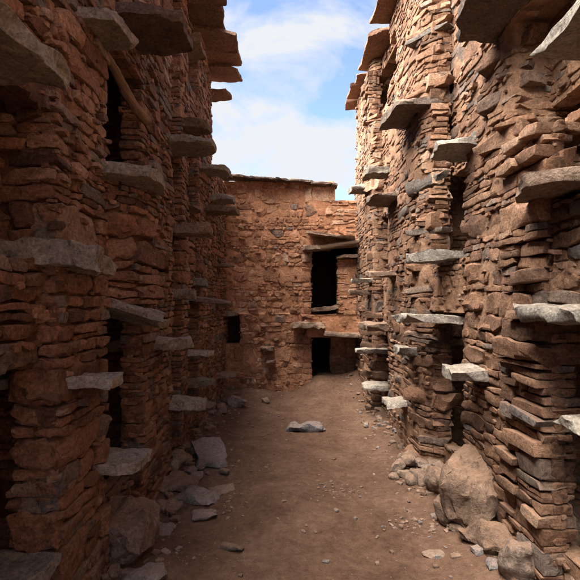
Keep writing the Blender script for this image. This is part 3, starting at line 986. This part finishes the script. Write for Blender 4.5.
rock_thing("rock", "brown block between the rubble heap and the large leaning boulder", "rock", 445, 492, (0.28, 0.22, 0.24), yaw=2.0, sink=0.2, seed=36, tone=(0.5, 0.4, 0.1))
rock_thing("rock", "long low rock along the right wall foot between boulder and upright slab", "rock", 497, 548, (0.40, 0.20, 0.24), yaw=2.1, sink=0.25, seed=37, tone=(0.4, 0.35, 0.0))
rock_thing("rock", "small angular grey stone wedged against the half buried corner boulder", "rock", 533, 534, (0.14, 0.26, 0.16), yaw=0.5, sink=0.0, seed=38, tone=(0.6, 0.45, 0.5))
rock_thing("boulder", "pale brown boulder at the left wall foot under the lowest near step", "boulder", 128, 546, (0.40, 0.34, 0.40), yaw=1.3, sink=0.25, seed=40, tone=(0.65, 0.5, 0.1), sphere=0.3)
X, D, g = on_ground(210, 462)
o = slab(None, "rock_slab", (X - 0.08, D + 0.20), (X + 0.05, D - 0.10), 0.29, g + 0.19, 0.05, zb=g + 0.06, mat='rock', tone=(0.9, 0.75, 0.95), cut=(0.75, 0.95))
tag(o, "pale grey flat slab tilted against the rubble at the left wall foot", "rock")
rock_thing("rock", "dark grey shard lying in front of the pale tilted slab", "rock", 212, 466, (0.30, 0.07, 0.16), yaw=0.2, sink=0.1, seed=41, tone=(0.2, 0.3, 0.8), sphere=0.05)
rock_thing("rock", "brown rock between the left wall and the pale tilted slab", "rock", 180, 466, (0.16, 0.15, 0.14), yaw=0.7, sink=0.1, seed=42, tone=(0.7, 0.5, 0.1))
rock_thing("rock", "flat dark grey rock alone in the middle of the path before the far doorway", "rock", 306, 430, (0.40, 0.11, 0.22), yaw=0.1, sink=0.15, seed=43, tone=(0.7, 0.5, 0.85), sphere=0.05)
rock_thing("rock", "flat brown rock in the path left of centre below the tilted slab", "rock", 166, 509, (0.24, 0.08, 0.16), yaw=-0.2, sink=0.3, seed=44, tone=(0.7, 0.45, 0.2), sphere=0.05)
rock_thing("rock", "low flat ledge stone sunk in the earth at the left of the path", "rock", 175, 486, (0.38, 0.10, 0.22), yaw=0.4, sink=0.35, seed=45, tone=(0.6, 0.45, 0.2), sphere=0.05)
rock_thing("rock", "flat grey stone cut by the bottom edge left of the path", "rock", 146, 579, (0.22, 0.07, 0.15), yaw=0.2, sink=0.2, seed=46, tone=(0.6, 0.45, 0.7), sphere=0.05)
rock_thing("rock", "dark thin stone lying alone on the lower left of the path", "rock", 232, 549, (0.15, 0.035, 0.06), yaw=-0.25, sink=0.1, seed=47, tone=(0.1, 0.2, 0.1), sphere=0.1)
rock_thing("pebble", "small white pebble on the path near the right wall", "pebble", 366, 427, (0.06, 0.05, 0.05), seed=48, mat='slab', tone=(1, 1, 0), sphere=0.6, sink=0.1)
rock_thing("rock", "flat pale stone on the path at lower right before the wall rocks", "rock", 434, 556, (0.13, 0.035, 0.08), yaw=0.1, sink=0.1, seed=49, tone=(0.9, 0.6, 0.1), sphere=0.1)
rock_thing("rock", "grey rock lying at the foot of the far wall's left corner", "rock", 236, 406, (0.30, 0.16, 0.20), yaw=0.3, sink=0.15, seed=51, tone=(0.6, 0.5, 0.6), sphere=0.2)
rock_thing("rock", "small pale stone at the far wall foot left of the doorway", "rock", 266, 403, (0.12, 0.09, 0.09), yaw=0.9, sink=0.1, seed=52, tone=(0.9, 0.6, 0.1), sphere=0.2)
rock_thing("rock", "brown stone between the grey corner rock and the left wall", "rock", 222, 412, (0.18, 0.12, 0.14), yaw=1.9, sink=0.1, seed=53, tone=(0.6, 0.4, 0.1), sphere=0.3)
for k, (px_, py_, w_, lb) in enumerate(((196, 498, .30, "flat grey slab sunk in the earth just right of the ledge stone"),
        (222, 492, .20, "small flat grey slab on the path below the pale tilted slab"),
        (205, 516, .18, "small flat grey-brown slab right of the flat brown rock"),
        (158, 530, .22, "flat grey-brown slab beside the left wall boulder"))):
    rock_thing("rock", lb, "rock", px_, py_, (w_, w_ * 0.26, w_ * 0.7), yaw=U(-.5, .5), sink=0.4, seed=120 + k, tone=(U(.4, .8), .5, U(.3, .7)), sphere=0.05)
heap = [(398, 470, .13), (410, 466, .16), (422, 468, .14), (434, 466, .13), (405, 477, .10), (417, 476, .12), (429, 475, .12), (441, 472, .11),
        (394, 478, .08), (412, 483, .09), (424, 484, .10), (436, 482, .09), (403, 460, .12), (420, 458, .13)]
ORD = ["leftmost", "second from left", "second from right", "rightmost"]
ROW = ["front row", "third row", "second row", "back row"]
heap_rows = [sorted([h for h in heap if lo <= h[1] < hi]) for lo, hi in ((478, 999), (472, 478), (462, 472), (0, 462))]
def heap_label(h):
    for rn, row in zip(ROW, heap_rows):
        if h in row:
            i = row.index(h)
            return f"rounded brown stone, {ORD[i] if len(row) == 4 else ('left' if i == 0 else 'right')} in the {rn} of the right rubble heap"
for k, (px_, py_, s_) in enumerate(heap):
    rock_thing("rubble_stone", heap_label(heap[k]), "stone", px_, py_,
               (s_ * 1.15, s_ * 0.75, s_ * 0.9), yaw=U(0, 3), tilt=U(-.2, .2), sink=0.05, group="rubble heap at the right wall foot",
               seed=60 + k, tone=(U(.5, .9), U(.4, .65), U(0, .2)), sphere=0.4)
lheap = [(178, 478, .12), (186, 462, .11), (174, 456, .10), (190, 474, .09), (196, 480, .09), (184, 450, .10), (172, 470, .12), (200, 470, .08), (224, 474, .08), (182, 490, .10)]
for k, (px_, py_, s_) in enumerate(lheap):
    nth = ["leftmost", "second", "third", "fourth", "fifth", "sixth", "seventh", "eighth", "ninth", "rightmost"][sorted(lheap).index(lheap[k])]
    rock_thing("rubble_stone", f"small angular stone by the pale tilted slab, {nth} counted from the left wall", "stone", px_, py_,
               (s_ * 1.2, s_ * 0.7, s_), yaw=U(0, 3), tilt=U(-.2, .2), sink=0.1, group="rubble at the left wall foot",
               seed=90 + k, tone=(U(.4, .8), U(.35, .6), U(0, .5)), sphere=0.2)

# gravel and stone chips: nobody could count them
n = 6500
gxs, gys = U(-1.25, 1.5, n), 1.9 + 6.2 * U(0, 1, n) ** 1.3
edge = np.clip(np.abs(gxs - 0.15) / 1.2, 0, 1)
keepm = rng.random(n) < 0.06 + 0.85 * edge ** 3
gxs, gys = gxs[keepm], gys[keepm]
# the pale gravel patches on the path
for (px_, py_, k_, sp) in ((338, 491, 70, .10), (418, 524, 90, .12), (215, 500, 60, .15), (240, 470, 50, .15)):
    X, D, g = on_ground(px_, py_)
    gxs = np.concatenate([gxs, rng.normal(X, sp * 1.3, k_)]); gys = np.concatenate([gys, rng.normal(D, sp, k_)])
n = len(gxs)
sz = 0.007 + (0.02 + 0.07 * np.clip((np.abs(gxs - 0.12) - 0.75) / 0.5, 0, 1)) * U(0, 1, n) ** 4
size = np.stack([sz * U(1, 1.8, n), sz * U(0.5, 0.9, n), sz * U(0.8, 1.2, n)], axis=1)
cen = np.stack([gxs, gys, ground_z(gxs, gys) + size[:, 1] * 0.25], axis=1)
ax = np.array([axes_from((math.cos(a), math.sin(a), U(-.25, .25))) for a in U(0, 6.28, n)])
W = rocks(cube_grid(3, 3, 3), cen, ax, size, bevel=0.3, ncut=4, amp=0.2, freq=40, seed=8)
V, Q = joined(W, cube_grid(3, 3, 3))
me = mesh_np("gravel", V, Q, MAT['rock'])
tones = np.stack([U(.3, 1, n), U(.3, .75, n), np.where(rng.random(n) < .2, U(.3, .9, n), 0)], axis=1)
tone_attr(me, tones, W.shape[1])
tag(link("gravel", me), "loose gravel and stone chips scattered over the trodden earth path", "gravel", kind="stuff")
